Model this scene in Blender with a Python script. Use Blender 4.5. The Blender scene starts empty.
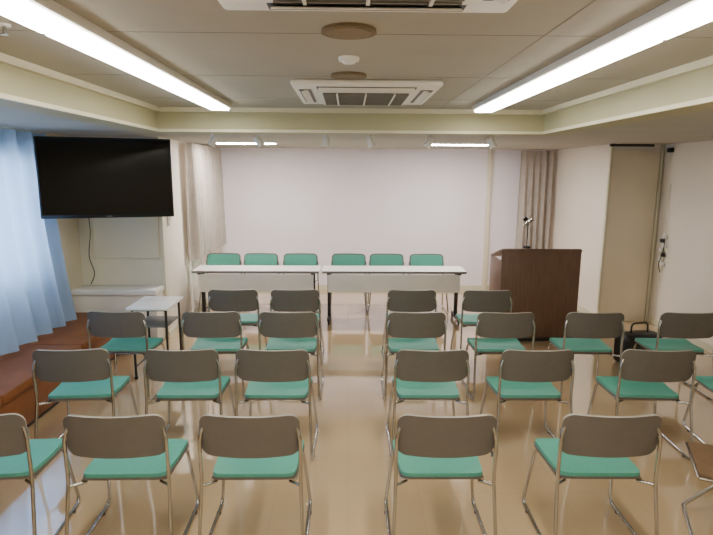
import bpy, bmesh, math, random
from mathutils import Vector, Matrix
random.seed(4)
S = bpy.context.scene

# ---------------- materials ----------------
def lin(c):
    c = c/255.0
    return c/12.92 if c <= 0.04045 else ((c+0.055)/1.055)**2.4
def mat(name, rgb, rough=0.6, metal=0.0, var=0.06, scale=8.0, emit=0.0, bump=0.0, transl=0.0, spec=0.5):
    m = bpy.data.materials.new(name); m.use_nodes = True
    nt = m.node_tree; N = nt.nodes; L = nt.links
    b = N["Principled BSDF"]
    col = [lin(c) for c in rgb]
    tc = N.new("ShaderNodeTexCoord"); nz = N.new("ShaderNodeTexNoise")
    nz.inputs["Scale"].default_value = scale; nz.inputs["Detail"].default_value = 4
    L.new(tc.outputs["Object"], nz.inputs["Vector"])
    r = N.new("ShaderNodeValToRGB")
    r.color_ramp.elements[0].position = 0.3; r.color_ramp.elements[1].position = 0.7
    r.color_ramp.elements[0].color = [c*(1-var) for c in col]+[1]
    r.color_ramp.elements[1].color = [min(1, c*(1+var)) for c in col]+[1]
    L.new(nz.outputs["Fac"], r.inputs["Fac"]); L.new(r.outputs["Color"], b.inputs["Base Color"])
    b.inputs["Roughness"].default_value = rough; b.inputs["Metallic"].default_value = metal
    b.inputs["Specular IOR Level"].default_value = spec
    if emit:
        b.inputs["Emission Color"].default_value = col+[1]; b.inputs["Emission Strength"].default_value = emit
    if bump:
        n2 = N.new("ShaderNodeTexNoise"); n2.inputs["Scale"].default_value = 180
        L.new(tc.outputs["Object"], n2.inputs["Vector"])
        bp = N.new("ShaderNodeBump"); bp.inputs["Strength"].default_value = bump; bp.inputs["Distance"].default_value = 0.002
        L.new(n2.outputs["Fac"], bp.inputs["Height"]); L.new(bp.outputs["Normal"], b.inputs["Normal"])
    if transl:
        t = N.new("ShaderNodeBsdfTranslucent"); mx = N.new("ShaderNodeMixShader"); mx.inputs[0].default_value = transl
        L.new(r.outputs["Color"], t.inputs["Color"])
        L.new(b.outputs[0], mx.inputs[1]); L.new(t.outputs[0], mx.inputs[2])
        L.new(mx.outputs[0], N["Material Output"].inputs["Surface"])
    return m

M_wall = mat("wall_white_paint", (230,221,206), 0.7, var=0.02, scale=2, bump=0.1)
M_wallb = mat("wall_back_wallpaper", (238,231,236), 0.75, var=0.015, scale=2, bump=0.1)
M_beige = mat("wall_beige_paint", (222,214,190), 0.65, var=0.03, scale=2, bump=0.1)
M_door = mat("door_beige", (228,216,192), 0.5, var=0.03, scale=1.5)
M_ceil = mat("ceiling_board", (172,168,156), 0.85, var=0.04, scale=3, bump=0.2)
M_beam = mat("beam_cream_paint", (170,166,132), 0.6, var=0.04, scale=3)
M_trim = mat("trim_cream", (212,207,180), 0.5, var=0.02)
M_white = mat("white_enamel", (232,230,224), 0.4, var=0.02)
M_tabtop = mat("table_melamine", (240,238,234), 0.3, var=0.02)
M_edge = mat("table_edge_gray", (110,108,104), 0.5)
M_dark = mat("dark_metal", (40,38,37), 0.45, var=0.1)
M_black = mat("black_plastic", (12,12,14), 0.35, var=0.1)
M_screen = mat("tv_screen_glass", (3,3,4), 0.15, var=0.05, spec=0.25)
M_chrome = mat("chair_steel_tube", (180,178,174), 0.2, metal=1.0, var=0.03)
M_shell = mat("chair_shell_taupe", (98,93,86), 0.5, var=0.04, scale=20)
M_shelle = mat("chair_shell_edge", (150,144,132), 0.5, var=0.05, scale=20)
M_teal = mat("chair_teal_fabric", (80,158,138), 0.6, var=0.06, scale=60, bump=0.3)
M_brown = mat("bench_brown_leather", (124,76,42), 0.55, var=0.12, scale=5, spec=.3)
M_blue = mat("curtain_blue_fabric", (172,198,232), 0.85, var=0.03, scale=6, transl=0.5)
M_grayc = mat("curtain_gray_fabric", (190,181,170), 0.85, var=0.08, scale=10, transl=.25)
M_tan = mat("speaker_tan_mesh", (120,102,74), 0.7, var=0.1, scale=60)
M_spk = mat("speaker_grille_tan", (132,114,86), 0.7, var=0.1, scale=60)
M_grille = mat("grille_gray", (120,118,112), 0.6, var=0.1, scale=30)
M_seam = mat("ceiling_joint", (130,125,114), 0.8, var=0.1, scale=30)
M_foldseat = mat("folding_seat_brown", (112,88,62), 0.6, var=0.1, scale=20)
M_lamp = mat("fluorescent_diffuser", (255,248,234), 0.5, var=0.0, emit=34.0)
M_lamp2 = mat("recessed_fluorescent", (255,246,242), 0.5, var=0.0, emit=160.0)

def wood():
    m = bpy.data.materials.new("podium_walnut"); m.use_nodes = True
    nt = m.node_tree; N = nt.nodes; L = nt.links; b = N["Principled BSDF"]
    tc = N.new("ShaderNodeTexCoord"); mp = N.new("ShaderNodeMapping"); mp.inputs["Scale"].default_value = (14,14,1.2)
    nz = N.new("ShaderNodeTexNoise"); nz.inputs["Scale"].default_value = 3; nz.inputs["Detail"].default_value = 8
    r = N.new("ShaderNodeValToRGB")
    r.color_ramp.elements[0].position = .3; r.color_ramp.elements[1].position = .7
    r.color_ramp.elements[0].color = [lin(c) for c in (94,68,52)]+[1]
    r.color_ramp.elements[1].color = [lin(c) for c in (112,82,64)]+[1]
    L.new(tc.outputs["Object"], mp.inputs[0]); L.new(mp.outputs[0], nz.inputs["Vector"])
    L.new(nz.outputs["Fac"], r.inputs[0]); L.new(r.outputs[0], b.inputs["Base Color"])
    b.inputs["Roughness"].default_value = .45
    return m
M_wood = wood()
def floor_mat():
    m = bpy.data.materials.new("floor_vinyl_tile"); m.use_nodes = True
    nt = m.node_tree; N = nt.nodes; L = nt.links; b = N["Principled BSDF"]
    tc = N.new("ShaderNodeTexCoord")
    br = N.new("ShaderNodeTexBrick"); br.offset = 0.0; br.squash = 1.0
    br.inputs["Scale"].default_value = 1.0
    br.inputs["Brick Width"].default_value = .45; br.inputs["Row Height"].default_value = .45
    br.inputs["Mortar Size"].default_value = .0016; br.inputs["Mortar Smooth"].default_value = .3
    br.inputs["Color1"].default_value = [lin(c) for c in (196,169,130)]+[1]
    br.inputs["Color2"].default_value = [lin(c) for c in (193,166,127)]+[1]
    br.inputs["Mortar"].default_value = [lin(c) for c in (178,152,116)]+[1]
    nz = N.new("ShaderNodeTexNoise"); nz.inputs["Scale"].default_value = 2.5; nz.inputs["Detail"].default_value = 6
    mp = N.new("ShaderNodeMapRange"); mp.inputs[3].default_value = .93; mp.inputs[4].default_value = 1.05
    mx = N.new("ShaderNodeMix"); mx.data_type = 'RGBA'; mx.blend_type = 'MULTIPLY'; mx.inputs[0].default_value = 1
    L.new(tc.outputs["Object"], br.inputs["Vector"]); L.new(tc.outputs["Object"], nz.inputs["Vector"])
    L.new(nz.outputs["Fac"], mp.inputs[0]); L.new(br.outputs["Color"], mx.inputs[6]); L.new(mp.outputs[0], mx.inputs[7])
    L.new(mx.outputs[2], b.inputs["Base Color"])
    r = N.new("ShaderNodeMapRange"); r.inputs[3].default_value = .04; r.inputs[4].default_value = .10
    L.new(nz.outputs["Fac"], r.inputs[0]); L.new(r.outputs[0], b.inputs["Roughness"])
    b.inputs["Specular IOR Level"].default_value = 1.0
    b.inputs["Coat Weight"].default_value = 1.0; b.inputs["Coat Roughness"].default_value = .05; b.inputs["Coat IOR"].default_value = 1.75
    n3 = N.new("ShaderNodeTexNoise"); n3.inputs["Scale"].default_value = 5; n3.inputs["Detail"].default_value = 2
    bp = N.new("ShaderNodeBump"); bp.inputs["Strength"].default_value = .1; bp.inputs["Distance"].default_value = .003
    L.new(tc.outputs["Object"], n3.inputs["Vector"]); L.new(n3.outputs["Fac"], bp.inputs["Height"])
    L.new(bp.outputs[0], b.inputs["Normal"]); L.new(bp.outputs[0], b.inputs["Coat Normal"])
    return m
M_floor = floor_mat()

# ---------------- mesh builder ----------------
class MB:
    def __init__(s): s.bm = bmesh.new(); s.mats = []
    def mi(s, m):
        if m not in s.mats: s.mats.append(m)
        return s.mats.index(m)
    def box(s, c, d, m, bev=0.0, rot=None, seg=2):
        t = bmesh.new(); bmesh.ops.create_cube(t, size=1)
        bmesh.ops.scale(t, vec=Vector(d), verts=t.verts)
        if bev: bmesh.ops.bevel(t, geom=t.edges[:], offset=bev, segments=seg, affect='EDGES', profile=.5)
        if rot: bmesh.ops.transform(t, matrix=rot.to_4x4(), verts=t.verts)
        bmesh.ops.translate(t, vec=Vector(c), verts=t.verts)
        s._add(t, m, bev > 0)
    def bx(s, a, b, m, bev=0.0):
        s.box([(a[i]+b[i])/2 for i in range(3)], [abs(b[i]-a[i]) for i in range(3)], m, bev)
    def cyl(s, c, r, h, m, r2=None, seg=24, rot=None, bev=0.0):
        t = bmesh.new(); bmesh.ops.create_cone(t, cap_ends=True, segments=seg, radius1=r, radius2=r if r2 is None else r2, depth=h)
        if rot: bmesh.ops.transform(t, matrix=rot.to_4x4(), verts=t.verts)
        bmesh.ops.translate(t, vec=Vector(c), verts=t.verts)
        s._add(t, m, True)
    def _add(s, t, m, smooth=False):
        i = s.mi(m); vm = {}
        for v in t.verts: vm[v] = s.bm.verts.new(v.co)
        for f in t.faces:
            try: nf = s.bm.faces.new([vm[v] for v in f.verts])
            except ValueError: continue
            nf.material_index = i; nf.smooth = smooth
        t.free()
    def tube(s, pts, r, m, fil=0.04, seg=10):
        P = [Vector(p) for p in pts]; Q = [P[0]]
        for i in range(1, len(P)-1):
            a, b, c = P[i-1], P[i], P[i+1]
            d1 = (a-b); d2 = (c-b); f = min(fil, d1.length*.49, d2.length*.49)
            p0 = b+d1.normalized()*f; p1 = b+d2.normalized()*f
            for k in range(6):
                u = k/5; Q.append(p0*(1-u)**2+b*2*u*(1-u)+p1*u*u)
        Q.append(P[-1])
        i = s.mi(m); up = None; rings = []
        for k, p in enumerate(Q):
            t = (Q[min(k+1, len(Q)-1)]-Q[max(k-1, 0)]).normalized()
            if up is None:
                up = Vector((1,0,0)) if abs(t.x) < .9 else Vector((0,0,1))
            up = (up-t*up.dot(t)).normalized(); sd = t.cross(up)
            rings.append([s.bm.verts.new(p+(up*math.cos(2*math.pi*j/seg)+sd*math.sin(2*math.pi*j/seg))*r) for j in range(seg)])
        for a, b in zip(rings, rings[1:]):
            for j in range(seg):
                f = s.bm.faces.new((a[j], a[(j+1)%seg], b[(j+1)%seg], b[j])); f.material_index = i; f.smooth = True
        for rg in (rings[0][::-1], rings[-1]):
            f = s.bm.faces.new(rg); f.material_index = i
    def panel(s, w, h, fn, th, mf, mb, me, n=2.0, cr=.06, nu=20, nv=12):
        a = []; b = []
        def mapp(i, j):
            u = -1+2*i/nu; v = -1+2*j/nv
            x = u*w/2; y = v*h/2
            ex = abs(x)-(w/2-cr); ey = abs(y)-(h/2-cr)
            if ex > 0 and ey > 0:
                mxx = max(ex, ey); L = math.hypot(ex, ey); k = mxx/L
                x = math.copysign(w/2-cr+ex*k, x); y = math.copysign(h/2-cr+ey*k, y)
            return x, y
        for i in range(nu+1):
            ra = []; rb = []
            for j in range(nv+1):
                x, y = mapp(i, j); p, nn = fn(x, y)
                ra.append(s.bm.verts.new(p+nn*th/2)); rb.append(s.bm.verts.new(p-nn*th/2))
            a.append(ra); b.append(rb)
        def F(vs, m):
            try:
                f = s.bm.faces.new(vs); f.material_index = s.mi(m); f.smooth = True
            except ValueError: pass
        for i in range(nu):
            for j in range(nv):
                F((a[i][j], a[i+1][j], a[i+1][j+1], a[i][j+1]), mf)
                F((b[i][j], b[i][j+1], b[i+1][j+1], b[i+1][j]), mb)
        per = [(i, 0) for i in range(nu)]+[(nu, j) for j in range(nv)]+[(i, nv) for i in range(nu, 0, -1)]+[(0, j) for j in range(nv, 0, -1)]
        for k in range(len(per)):
            p, q = per[k], per[(k+1) % len(per)]
            F((a[p[0]][p[1]], b[p[0]][p[1]], b[q[0]][q[1]], a[q[0]][q[1]]), me)
    def mesh(s, name):
        bmesh.ops.recalc_face_normals(s.bm, faces=s.bm.faces[:])
        me = bpy.data.meshes.new(name); s.bm.to_mesh(me); s.bm.free()
        for m in s.mats: me.materials.append(m)
        try: me.set_sharp_from_angle(angle=math.radians(40))
        except Exception: pass
        return me
    def obj(s, name, loc=(0,0,0), rz=0.0):
        return put(s.mesh(name), name, loc, rz)
def put(me, name, loc=(0,0,0), rz=0.0):
    o = bpy.data.objects.new(name, me); S.collection.objects.link(o)
    o.location = loc; o.rotation_euler = (0,0,rz); return o

# ---------------- room ----------------
XL, XR, XLS, XRS = -3.15, 4.14, -2.17, 3.42
YB, YLJ, YRJ, YN = 9.2, 6.4, 7.24, -2.0
ZC, ZL, ZB = 2.5, 2.38, 2.31
b = MB(); b.bx((XL-.2,YN-.1,-.1),(XR+.2,YB+.1,0), M_floor); b.obj("floor")
b = MB()
b.bx((XL-.12,YN,0),(XL,YLJ+.1,.95), M_beige); b.bx((XL-.12,YN,2.15),(XL,YLJ+.1,2.6), M_beige)
b.bx((XL-.12,YN,.95),(XL,2.2,2.15), M_beige); b.bx((XL-.12,5.5,.95),(XL,YLJ+.1,2.15), M_beige)
b.obj("wall_left")
b = MB()
for y in (2.2,3.3,4.4,5.46): b.bx((XL-.09,y,.95),(XL-.04,y+.04,2.15), M_white)
for z in (.95,2.11): b.bx((XL-.09,2.2,z),(XL-.04,5.5,z+.04), M_white)
b.obj("window_1")
b = MB(); b.bx((XL,YLJ,0),(XLS,YLJ+.1,2.6), M_beige); b.obj("wall_left_return")
b = MB(); b.bx((XLS-.1,YLJ+.1,0),(XLS,YB,2.6), M_wall); b.obj("wall_left_recess")
b = MB(); b.bx((XLS-.1,YB,0),(XRS+.1,YB+.1,2.6), M_wallb); b.obj("wall_back")
b = MB(); b.bx((XRS,YRJ+.1,0),(XRS+.1,YB,2.6), M_wall); b.obj("wall_right_recess")
b = MB(); b.bx((XRS,YRJ,0),(XR,YRJ+.1,2.6), M_wall); b.obj("wall_right_return")
b = MB(); b.bx((XR,YN,0),(XR+.1,YRJ+.1,2.6), M_wall); b.obj("wall_right")
b = MB(); b.bx((XL-.12,YN-.1,0),(XR+.1,YN,2.6), M_beige); b.obj("wall_front")
CX0, CX1, CY0, CY1, LP = -1.54, 1.59, -1.7, 4.54, .18
b = MB()
b.bx((CX0-.1,CY0-.1,ZC),(CX1+.1,CY1+.1,ZC+.1), M_ceil)
b.bx((XL-.12,YN-.1,ZL),(CX0-LP,YB+.1,ZL+.08), M_ceil)
b.bx((CX1+LP,YN-.1,ZL),(XR+.1,YB+.1,ZL+.08), M_ceil)
b.bx((CX0-LP,CY1+LP,ZL),(CX1+LP,YB+.1,ZL+.08), M_ceil)
b.bx((CX0-LP,YN-.1,ZL),(CX1+LP,CY0-.1,ZL+.08), M_ceil)
for y in (0.3,1.21,2.12,3.03,3.94): b.bx((CX0,y,ZC-.001),(CX1,y+.003,ZC), M_seam)
for x in (-1.1,.72): b.bx((x,CY0,ZC-.001),(x+.003,CY1,ZC), M_seam)
b.obj("ceiling")
b = MB()
b.bx((CX0-LP,CY0,ZB),(CX0,CY1+LP,ZC+.05), M_beam); b.bx((CX1,CY0,ZB),(CX1+LP,CY1+LP,ZC+.05), M_beam)
b.bx((CX0,CY1,ZB),(CX1,CY1+LP,ZC+.05), M_beam); b.bx((CX0-LP,CY0-.1,ZB),(CX1+LP,CY0,ZC+.05), M_beam)
b.obj("ceiling_beam")
b = MB()
for z0,z1,o in ((ZC-.035,ZC,.035),(ZB+.0,ZB+.022,.02)):
    b.bx((CX0,CY0,z0),(CX0+o,CY1,z1), M_trim); b.bx((CX1-o,CY0,z0),(CX1,CY1,z1), M_trim); b.bx((CX0,CY1-o,z0),(CX1,CY1,z1), M_trim)
b.obj("trim_1")
def bb(n,a,c):
    q=MB(); q.bx(a,c,M_trim); q.obj("baseboard_"+n)
bb("back",(XLS,YB-.012,0),(XRS,YB,.08)); bb("left",(XLS,YLJ,0),(XLS+.012,YB,.08))
bb("right",(XR-.012,YN,0),(XR,YRJ,.08)); bb("right_recess",(XRS-.012,YRJ,0),(XRS,YB,.08))
b = MB()
b.bx((XRS+.04,YRJ-.022,0.0),(XR-.06,YRJ-.001,2.3), M_door, .004)
b.bx((XRS+.002,YRJ-.035,0),(XRS+.035,YRJ-.001,2.37), M_trim, .004)
b.bx((XR-.05,YRJ-.035,0),(XR-.015,YRJ-.001,2.37), M_trim, .004)
b.obj("door_1")
b = MB(); b.bx((3.38,YRJ-.10,2.345),(3.95,YRJ-.06,2.375), M_dark, .004); b.bx((3.42,YRJ-.08,2.36),(3.44,YRJ-.036,2.38), M_dark); b.obj("curtain_rail")
b = MB(); b.bx((2.31,YB-.05,0),(2.39,YB,2.38), M_beige, .01); b.obj("trim_2")
b = MB()
b.bx((-2.98,YLJ-.025,1.0),(-2.22,YLJ,2.0), M_beige, .004)
b.bx((-2.98,YLJ-.035,.98),(-2.22,YLJ,1.01), M_trim, .003)
b.obj("trim_3")
b = MB()
b.bx((XL,YLJ-.30,.60),(XLS-.02,YLJ,.66), M_white, .006); b.bx((XL,YLJ-.26,0),(XLS-.04,YLJ,.60), M_wall, .004)
b.obj("window_sill_cabinet")
b = MB(); b.bx((XLS,6.56,1.36),(XLS+.02,6.66,1.50), M_white, .006); b.bx((XLS+.02,6.59,1.40),(XLS+.025,6.63,1.46), M_trim, .001); b.obj("wall_switch")
b = MB(); b.tube([(-3.02,YLJ-.045,1.75),(-2.99,YLJ-.05,1.3),(-3.04,YLJ-.045,1.0),(-2.97,YLJ-.05,.8),(-3.03,YLJ-.06,.68)], .005, M_black, .08); b.obj("tv_cable")

# ---------------- chairs ----------------
def chair_mesh():
    q = MB()
    W, H, ZT = .50, .235, .81
    def fb(off):
        def f(x, y):
            z = ZT-H/2+y
            yy = .045*(x/(W/2))**2 - (z-(ZT-H))*.16 + .035 + off - .02
            n = Vector((-2*.045*x/(W/2)**2, 1, .16)).normalized()
            return Vector((x, yy, z)), n
        return f
    q.panel(W, H, fb(0), .014, M_shell, M_shell, M_shelle, cr=.055, nu=28, nv=16)
    q.panel(W-.03, H-.03, fb(.014), .018, M_teal, M_teal, M_teal, cr=.05, nu=28, nv=16)
    SW, SD = .465, .44
    def fs(off, dz):
        def f(x, y):
            z = .432+dz - .022*math.exp(-((y-.0)/.13)**2)*(1-(x/.3)**2)
            if y > .12: z -= .9*(y-.12)**2*2
            if y < -.15: z += (-.15-y)**2*3
            k = 1+.06*(y/(SD/2))
            return Vector((x*k, y+.06+SD/2, z)), Vector((0,0,1))
        return f
    q.panel(SW, SD, fs(0,-.014), .012, M_shell, M_shell, M_shell, cr=.07)
    q.panel(SW-.01, SD-.01, fs(0,.003), .020, M_teal, M_teal, M_teal, cr=.065)
    for s in (-1, 1):
        x = s*.253
        q.tube([(x-s*.022,.035,.745),(x,.022,.68),(x,.03,.44),(x+s*.015,-.045,.012),(x+s*.015,.50,.012),(s*.228,.44,.400),(s*.215,.10,.400)], .0098, M_chrome, .055)
        q.cyl((x+s*.015,.05,.006),.014,.012,M_black,seg=12); q.cyl((x+s*.015,.40,.006),.014,.012,M_black,seg=12)
        q.box((x-s*.008,.035,.69),(.014,.03,.05),M_shell,.004)
        q.tube([(x,.03,.41),(s*.19,.09,.40)], .008, M_chrome)
    q.tube([(-.225,.12,.397),(.225,.12,.397)], .008, M_chrome); q.tube([(-.222,.36,.39),(.222,.36,.39)], .008, M_chrome)
    return q.mesh("stacking_chair")
CM = chair_mesh()
rows = [
 (2.54, [(-1.865,4),(-1.165,1),(-.492,0),(.502,0),(1.34,-1)]),
 (3.55, [(-1.88,4),(-1.134,1),(-.516,-1),(.582,0),(1.31,0),(2.15,-3),(2.92,-6)]),
 (4.56, [(-2.0,-2),(-1.181,1),(-.517,-1),(.60,0),(1.38,0),(2.16,-2),(2.99,-2)]),
 (5.46, [(-1.178,1),(-.543,0),(.66,0),(1.443,0)]),
]
for Y, L in rows:
    for x, a in L:
        put(CM, "stacking_chair", (x, Y, 0), math.radians(a))
for x in (-1.83,-1.28,-.70,.01,.57,1.16):
    put(CM, "stacking_chair", (x, 7.98, 0), math.pi+math.radians(random.uniform(-2,2)))

# ---------------- tables ----------------
def table(x0, x1, y0, name="folding_conference_table"):
    q = MB(); w = x1-x0; c = w/2; D = .45; z = .72
    q.box((0,D/2,z-.014),(w,D,.028),M_tabtop,.004)
    q.box((0,.0,z-.014),(w-.01,.006,.03),M_edge,.002); q.box((0,D,z-.014),(w-.01,.006,.03),M_edge,.002)
    q.box((0,.05,z-.17),(w-.16,.012,.24),M_white,.005)
    q.box((0,D*.45,z-.12),(w-.22,.24,.012),M_edge,.003)
    for s in (-1,1):
        x = s*(c-.09)
        q.box((x,D/2,z-.04),(.05,D-.06,.025),M_dark,.004)
        q.box((x,D/2,.37),(.045,.06,.62),M_dark,.006)
        q.box((x,D/2,.065),(.045,D+.02,.03),M_dark,.008)
        q.tube([(x,.09,z-.05),(x,D/2-.02,z-.28)],.008,M_dark)
        for yy in (.0,D):
            q.cyl((x,yy,.026),.026,.022,M_black,seg=16,rot=Matrix.Rotation(math.pi/2,3,'Y'))
            q.box((x,yy,.05),(.03,.03,.02),M_dark)
    return q.obj(name,((x0+x1)/2,y0,0))
table(-2.04,-.375,7.0); table(-.345,1.56,7.0)

q = MB()
q.box((0,0,.71),(.40,.5,.025),M_tabtop,.005)
q.box((0,0,.69),(.34,.42,.02),M_edge,.003)
for s in (-1,1):
    q.tube([(s*.16,-.2,.69),(s*.16,-.2,.02)],.012,M_dark); q.tube([(s*.16,.2,.69),(s*.16,.2,.02)],.012,M_dark)
    q.tube([(s*.16,-.2,.12),(s*.16,.2,.12)],.009,M_dark)
    for t in (-.2,.2): q.cyl((s*.16,t,.01),.018,.02,M_black,seg=12)
q.box((0,0,.52),(.32,.38,.015),M_edge,.003)
q.obj("side_table",(-1.90,5.28,0))

# podium
q = MB(); w=.94; h=1.116; d=.5
q.box((0,.012,(h+.03)/2),(w,.024,h-.03),M_wood,.003)
for s in (-1,1): q.bx((s*w/2-s*.024,.02,.03),(s*w/2,d,h-.14),M_wood,.002)
q.bx((-w/2,0,0),(w/2,d-.02,.05),M_dark,.003)
q.box((0,d/2+.01,h-.075),(w,d+.02,.03),M_wood,.004,Matrix.Rotation(-.27,3,'X'))
q.bx((-w/2-.005,-.006,h-.03),(w/2+.005,.03,h),M_wood,.004)
q.bx((-w/2+.02,.03,.55),(w/2-.02,d-.03,.575),M_wood,.002)
q.obj("lectern",(2.275,6.3,0))
q = MB()
q.cyl((0,0,.0),.05,.024,M_black,r2=.045)
q.tube([(0,0,.01),(0,0,.20),(-.01,-.02,.27),(.03,-.05,.33)],.007,M_dark,.05)
q.cyl((.0,-.03,.30),.017,.12,M_chrome,rot=Matrix.Rotation(.9,3,'Y'))
q.cyl((-.045,-.03,.335),.024,.05,M_black,rot=Matrix.Rotation(.9,3,'Y'))
q.obj("microphone",(2.13,6.42,1.13))

# TV
q = MB(); w=1.22; h=.78
q.box((0,0,0),(w,.05,h),M_black,.008)
q.box((0,-.0262,.008),(w-.03,.002,h-.05),M_screen)
q.box((0,.05,0),(w*.6,.06,h*.55),M_black,.02)
q.box((.05,.05,-h/2+.02),(.12,.03,.03),M_black,.004)
q.box((0,-.028,-h/2+.016),(.05,.002,.008),M_grille)
tv = q.obj("television",(-2.385,5.50,1.925),math.atan2(.38,1.2))
q = MB()
q.box((0,0,0),(.35,.03,.35),M_dark,.004)
q.tube([(0,-.02,0),(.2,-.3,0),(.0,-.74,0)],.025,M_dark,.05)
q.tube([(0,-.02,.1),(.2,-.3,.1),(.0,-.74,.1)],.018,M_dark,.05)
q.obj("tv_wall_bracket",(-2.45,YLJ-.045,1.93))

# bench
q = MB()
y=-1.0
while y < 6.0:
    q.bx((XL+.02,y+.004,.34),(-2.45,y+1.17,.42),M_brown,.02); y += 1.174
q.bx((XL+.02,-1.0,.05),(-2.48,6.04,.34),M_brown,.01); q.bx((XL+.02,-1.0,0),(-2.52,6.0,.05),M_dark)
q.obj("upholstered_bench")

# curtains
def curtain(name, p0, p1, z0, z1, mt, folds, amp, flare=0.0, fdir=(1,0)):
    q = bmesh.new(); p0=Vector(p0); p1=Vector(p1); d=(p1-p0); n=Vector((-d.y,d.x)).normalized()
    NU=folds*10; NV=24; G=[]
    ph=[random.uniform(-.6,.6) for _ in range(folds+2)]; am=[random.uniform(.6,1.3) for _ in range(folds+2)]
    for i in range(NU+1):
        u=i/NU; k=int(u*folds); fr=u*folds-k; a=am[k]*(1-fr)+am[k+1]*fr; pp=ph[k]*(1-fr)+ph[k+1]*fr
        row=[]
        for j in range(NV+1):
            v=j/NV
            off=amp*a*math.sin(2*math.pi*u*folds+pp*(1-v)*1.5)*(.5+.5*(1-v)**.5)
            off2=.25*amp*math.sin(4*math.pi*u*folds+1+pp)*(1-v)
            p=p0+d*u+n*(off+off2)+Vector(fdir)*flare*(1-v)**2
            row.append(q.verts.new((p.x,p.y,z0+(z1-z0)*v)))
        G.append(row)
    for i in range(NU):
        for j in range(NV):
            f=q.faces.new((G[i][j],G[i+1][j],G[i+1][j+1],G[i][j+1])); f.smooth=True
    me=bpy.data.meshes.new(name); q.to_mesh(me); q.free(); me.materials.append(mt)
    return put(me,name)
curtain("curtain_blue",(-3.07,1.6),(-3.07,5.72),.44,2.36,M_blue,16,.045,.14)
curtain("curtain_gray",(-2.08,7.2),(-2.08,9.0),.82,2.36,M_grayc,9,.065)
curtain("curtain_gray",(2.80,8.98),(3.34,8.98),.6,2.36,M_grayc,5,.05)

# ---------------- ceiling items ----------------
def strip(x, y0, y1, name="fluorescent_light_strip"):
    q=MB(); n=5; L=(y1-y0)/n
    q.bx((x-.085,y0,ZC-.035),(x+.085,y1,ZC),M_white,.004)
    for i in range(n):
        q.bx((x-.066,y0+i*L+.012,ZC-.05),(x+.066,y0+(i+1)*L-.012,ZC-.034),M_lamp,.004)
    return q.obj(name)
strip(-.965,-1.5,4.27); strip(1.02,-1.5,4.27)
for x in (-1.4,1.5):
    q=MB(); q.bx((x-.45,7.5,ZL-.006),(x+.45,7.75,ZL),M_white,.002); q.bx((x-.4,7.54,ZL-.012),(x+.4,7.71,ZL-.006),M_lamp2); q.obj("recessed_ceiling_light")
def ac(x,y):
    q=MB(); w=.84
    q.box((0,0,-.018),(w,w,.036),M_white,.015)
    q.box((0,0,-.040),(.58,.58,.02),M_white,.008)
    q.box((0,0,-.051),(.50,.50,.004),M_dark)
    for i in range(17):
        t=-.24+i*.03
        q.box((0,t,-.056),(.5,.008,.010),M_grille)
    for i in (-1,0,1): q.box((i*.167,0,-.058),(.01,.5,.012),M_white)
    for k in range(4):
        R=Matrix.Rotation(k*math.pi/2,3,'Z')
        q.box(R@Vector((0,.35,-.037)),((.56,.07,.004) if k%2==0 else (.07,.56,.004)),M_dark)
        q.box(R@Vector((0,.35,-.042)),((.54,.045,.006) if k%2==0 else (.045,.54,.006)),M_white,.002,Matrix.Rotation(.35*(1 if k in(0,3) else -1),3,'X' if k%2==0 else 'Y'))
    q.obj("ceiling_air_conditioner",(x,y,ZC))
ac(.10,3.53); ac(.05,1.30)
for y,r in ((2.06,.10),(2.97,.095)):
    q=MB(); q.cyl((0,0,-.006),r,.012,M_tan,r2=r*.97,seg=40); q.cyl((0,0,-.013),r*.8,.004,M_spk,seg=40); q.obj("ceiling_speaker",(0.0,y,ZC))
q=MB(); q.cyl((0,0,-.008),.045,.016,M_white,r2=.047); q.cyl((0,0,-.020),.026,.012,M_white,r2=.032); q.obj("smoke_detector",(0,2.54,ZC))
q=MB(); q.cyl((0,0,-.004),.022,.008,M_white); q.cyl((0,0,-.02),.007,.03,M_chrome); q.cyl((0,0,-.035),.013,.004,M_chrome); q.obj("fire_sprinkler",(-1.2,2.03,ZC))
q=MB(); q.bx((-1.7,4.88,ZL-.025),(1.75,4.92,ZL),M_white,.003); q.obj("lighting_track_rail")
for x,a in ((-1.19,.5),(-.775,-.6),(-.2,.3),(.2,-.3),(.7,.6),(1.27,-.5)):
    q=MB(); q.cyl((0,0,-.035),.012,.07,M_white,seg=12); q.box((0,0,-.008),(.05,.03,.016),M_white,.003)
    q.cyl((math.sin(a)*.02,0,-.095),.024,.09,M_white,r2=.034,rot=Matrix.Rotation(a+math.pi,3,'Y')); q.cyl((math.sin(a)*-.012,0,-.135),.026,.006,M_trim,rot=Matrix.Rotation(a,3,'Y'))
    q.obj("track_spotlight",(x,4.9,ZL-.025))

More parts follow.
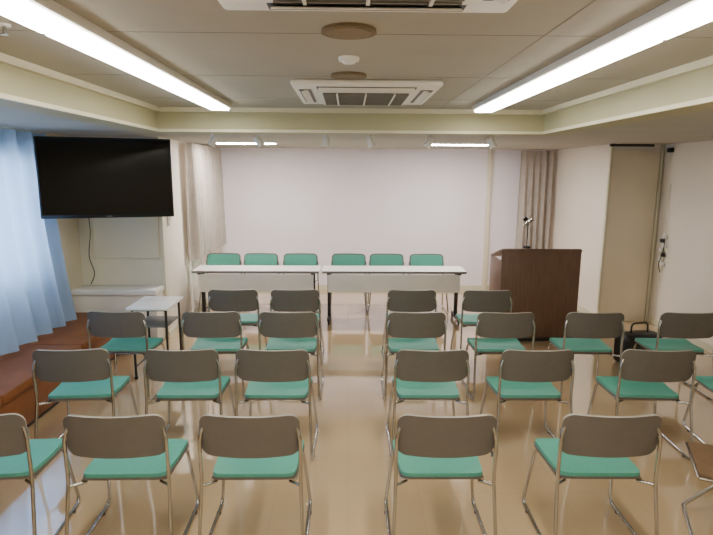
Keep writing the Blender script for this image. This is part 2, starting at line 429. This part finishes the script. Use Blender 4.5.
# power cords on right wall
q=MB()
q.tube([(0,0,.95),(-.02,-.02,.5),(.0,.02,.1),(-.02,0,-.4)],.006,M_trim,.1)
for i in range(7):
    q.box((-.02,(i%2)*.05-.025,.28-i*.06),(.04,.05,.05),M_dark if i%3==1 else M_white,.006)
q.tube([(-.02,-.03,.3),(-.05,-.08,.1),(-.03,.05,-.1),(-.02,0,-.2)],.005,M_dark,.08)
q.obj("power_cord_cluster",(XR-.012,7.0,.92))
q=MB(); q.box((0,0,0),(.05,.09,.06),M_black,.01); q.cyl((-.03,-.02,0),.02,.03,M_dark,rot=Matrix.Rotation(math.pi/2,3,'Y')); q.obj("security_camera",(XR-.03,7.05,2.3))

# bag
q=MB()
q.box((0,0,.17),(.46,.24,.34),M_black,.06,seg=4); q.box((0,-.12,.13),(.30,.05,.18),M_dark,.02,seg=3)
q.tube([(-.10,0,.33),(-.10,0,.44),(.10,0,.44),(.10,0,.33)],.010,M_black,.05)
q.obj("black_bag",(3.10,5.55,0),.2)

# folding chair at right edge
q=MB()
q.panel(.40,.38,lambda x,y:(Vector((x,y+.25,.43)),Vector((0,0,1))),.02,M_foldseat,M_foldseat,M_foldseat,cr=.04)
q.panel(.42,.20,lambda x,y:(Vector((x,-.02-.1*y,.70+y)),Vector((0,1,.1)).normalized()),.022,M_foldseat,M_foldseat,M_dark,cr=.04)
for s in (-1,1):
    x=s*.215
    q.tube([(x,-.06,.8),(x,.03,.45),(x,.42,.02)],.011,M_chrome,.06)
    q.tube([(s*.195,.36,.41),(s*.195,-.0,.02)],.011,M_chrome,.05)
    q.tube([(s*.205,.06,.42),(s*.205,.44,.42)],.010,M_chrome,.05)
q.tube([(-.205,.44,.42),(.205,.44,.42)],.010,M_chrome)
q.tube([(-.215,.42,.02),(.215,.42,.02)],.011,M_chrome); q.tube([(-.195,0,.02),(.195,0,.02)],.011,M_chrome); q.tube([(-.215,-.06,.8),(.215,-.06,.8)],.011,M_chrome)
q.obj("folding_chair",(2.34,2.62,0),math.radians(66))

# ---------------- world / camera ----------------
w=bpy.data.worlds.new("World"); S.world=w; w.use_nodes=True
bg=w.node_tree.nodes["Background"]; bg.inputs[0].default_value=(.72,.85,1,1); bg.inputs[1].default_value=8.0
cam=bpy.data.cameras.new("Camera"); co=bpy.data.objects.new("Camera",cam); S.collection.objects.link(co)
cam.sensor_width=36; cam.lens=545/713*36; cam.clip_start=.05
R=Matrix.Rotation(math.radians(-.9),4,'Z')@Matrix.Rotation(math.radians(90-9.94),4,'X')@Matrix.Rotation(math.radians(.35),4,'Z')
co.matrix_world=Matrix.Translation((0,0,2.0))@R
S.camera=co
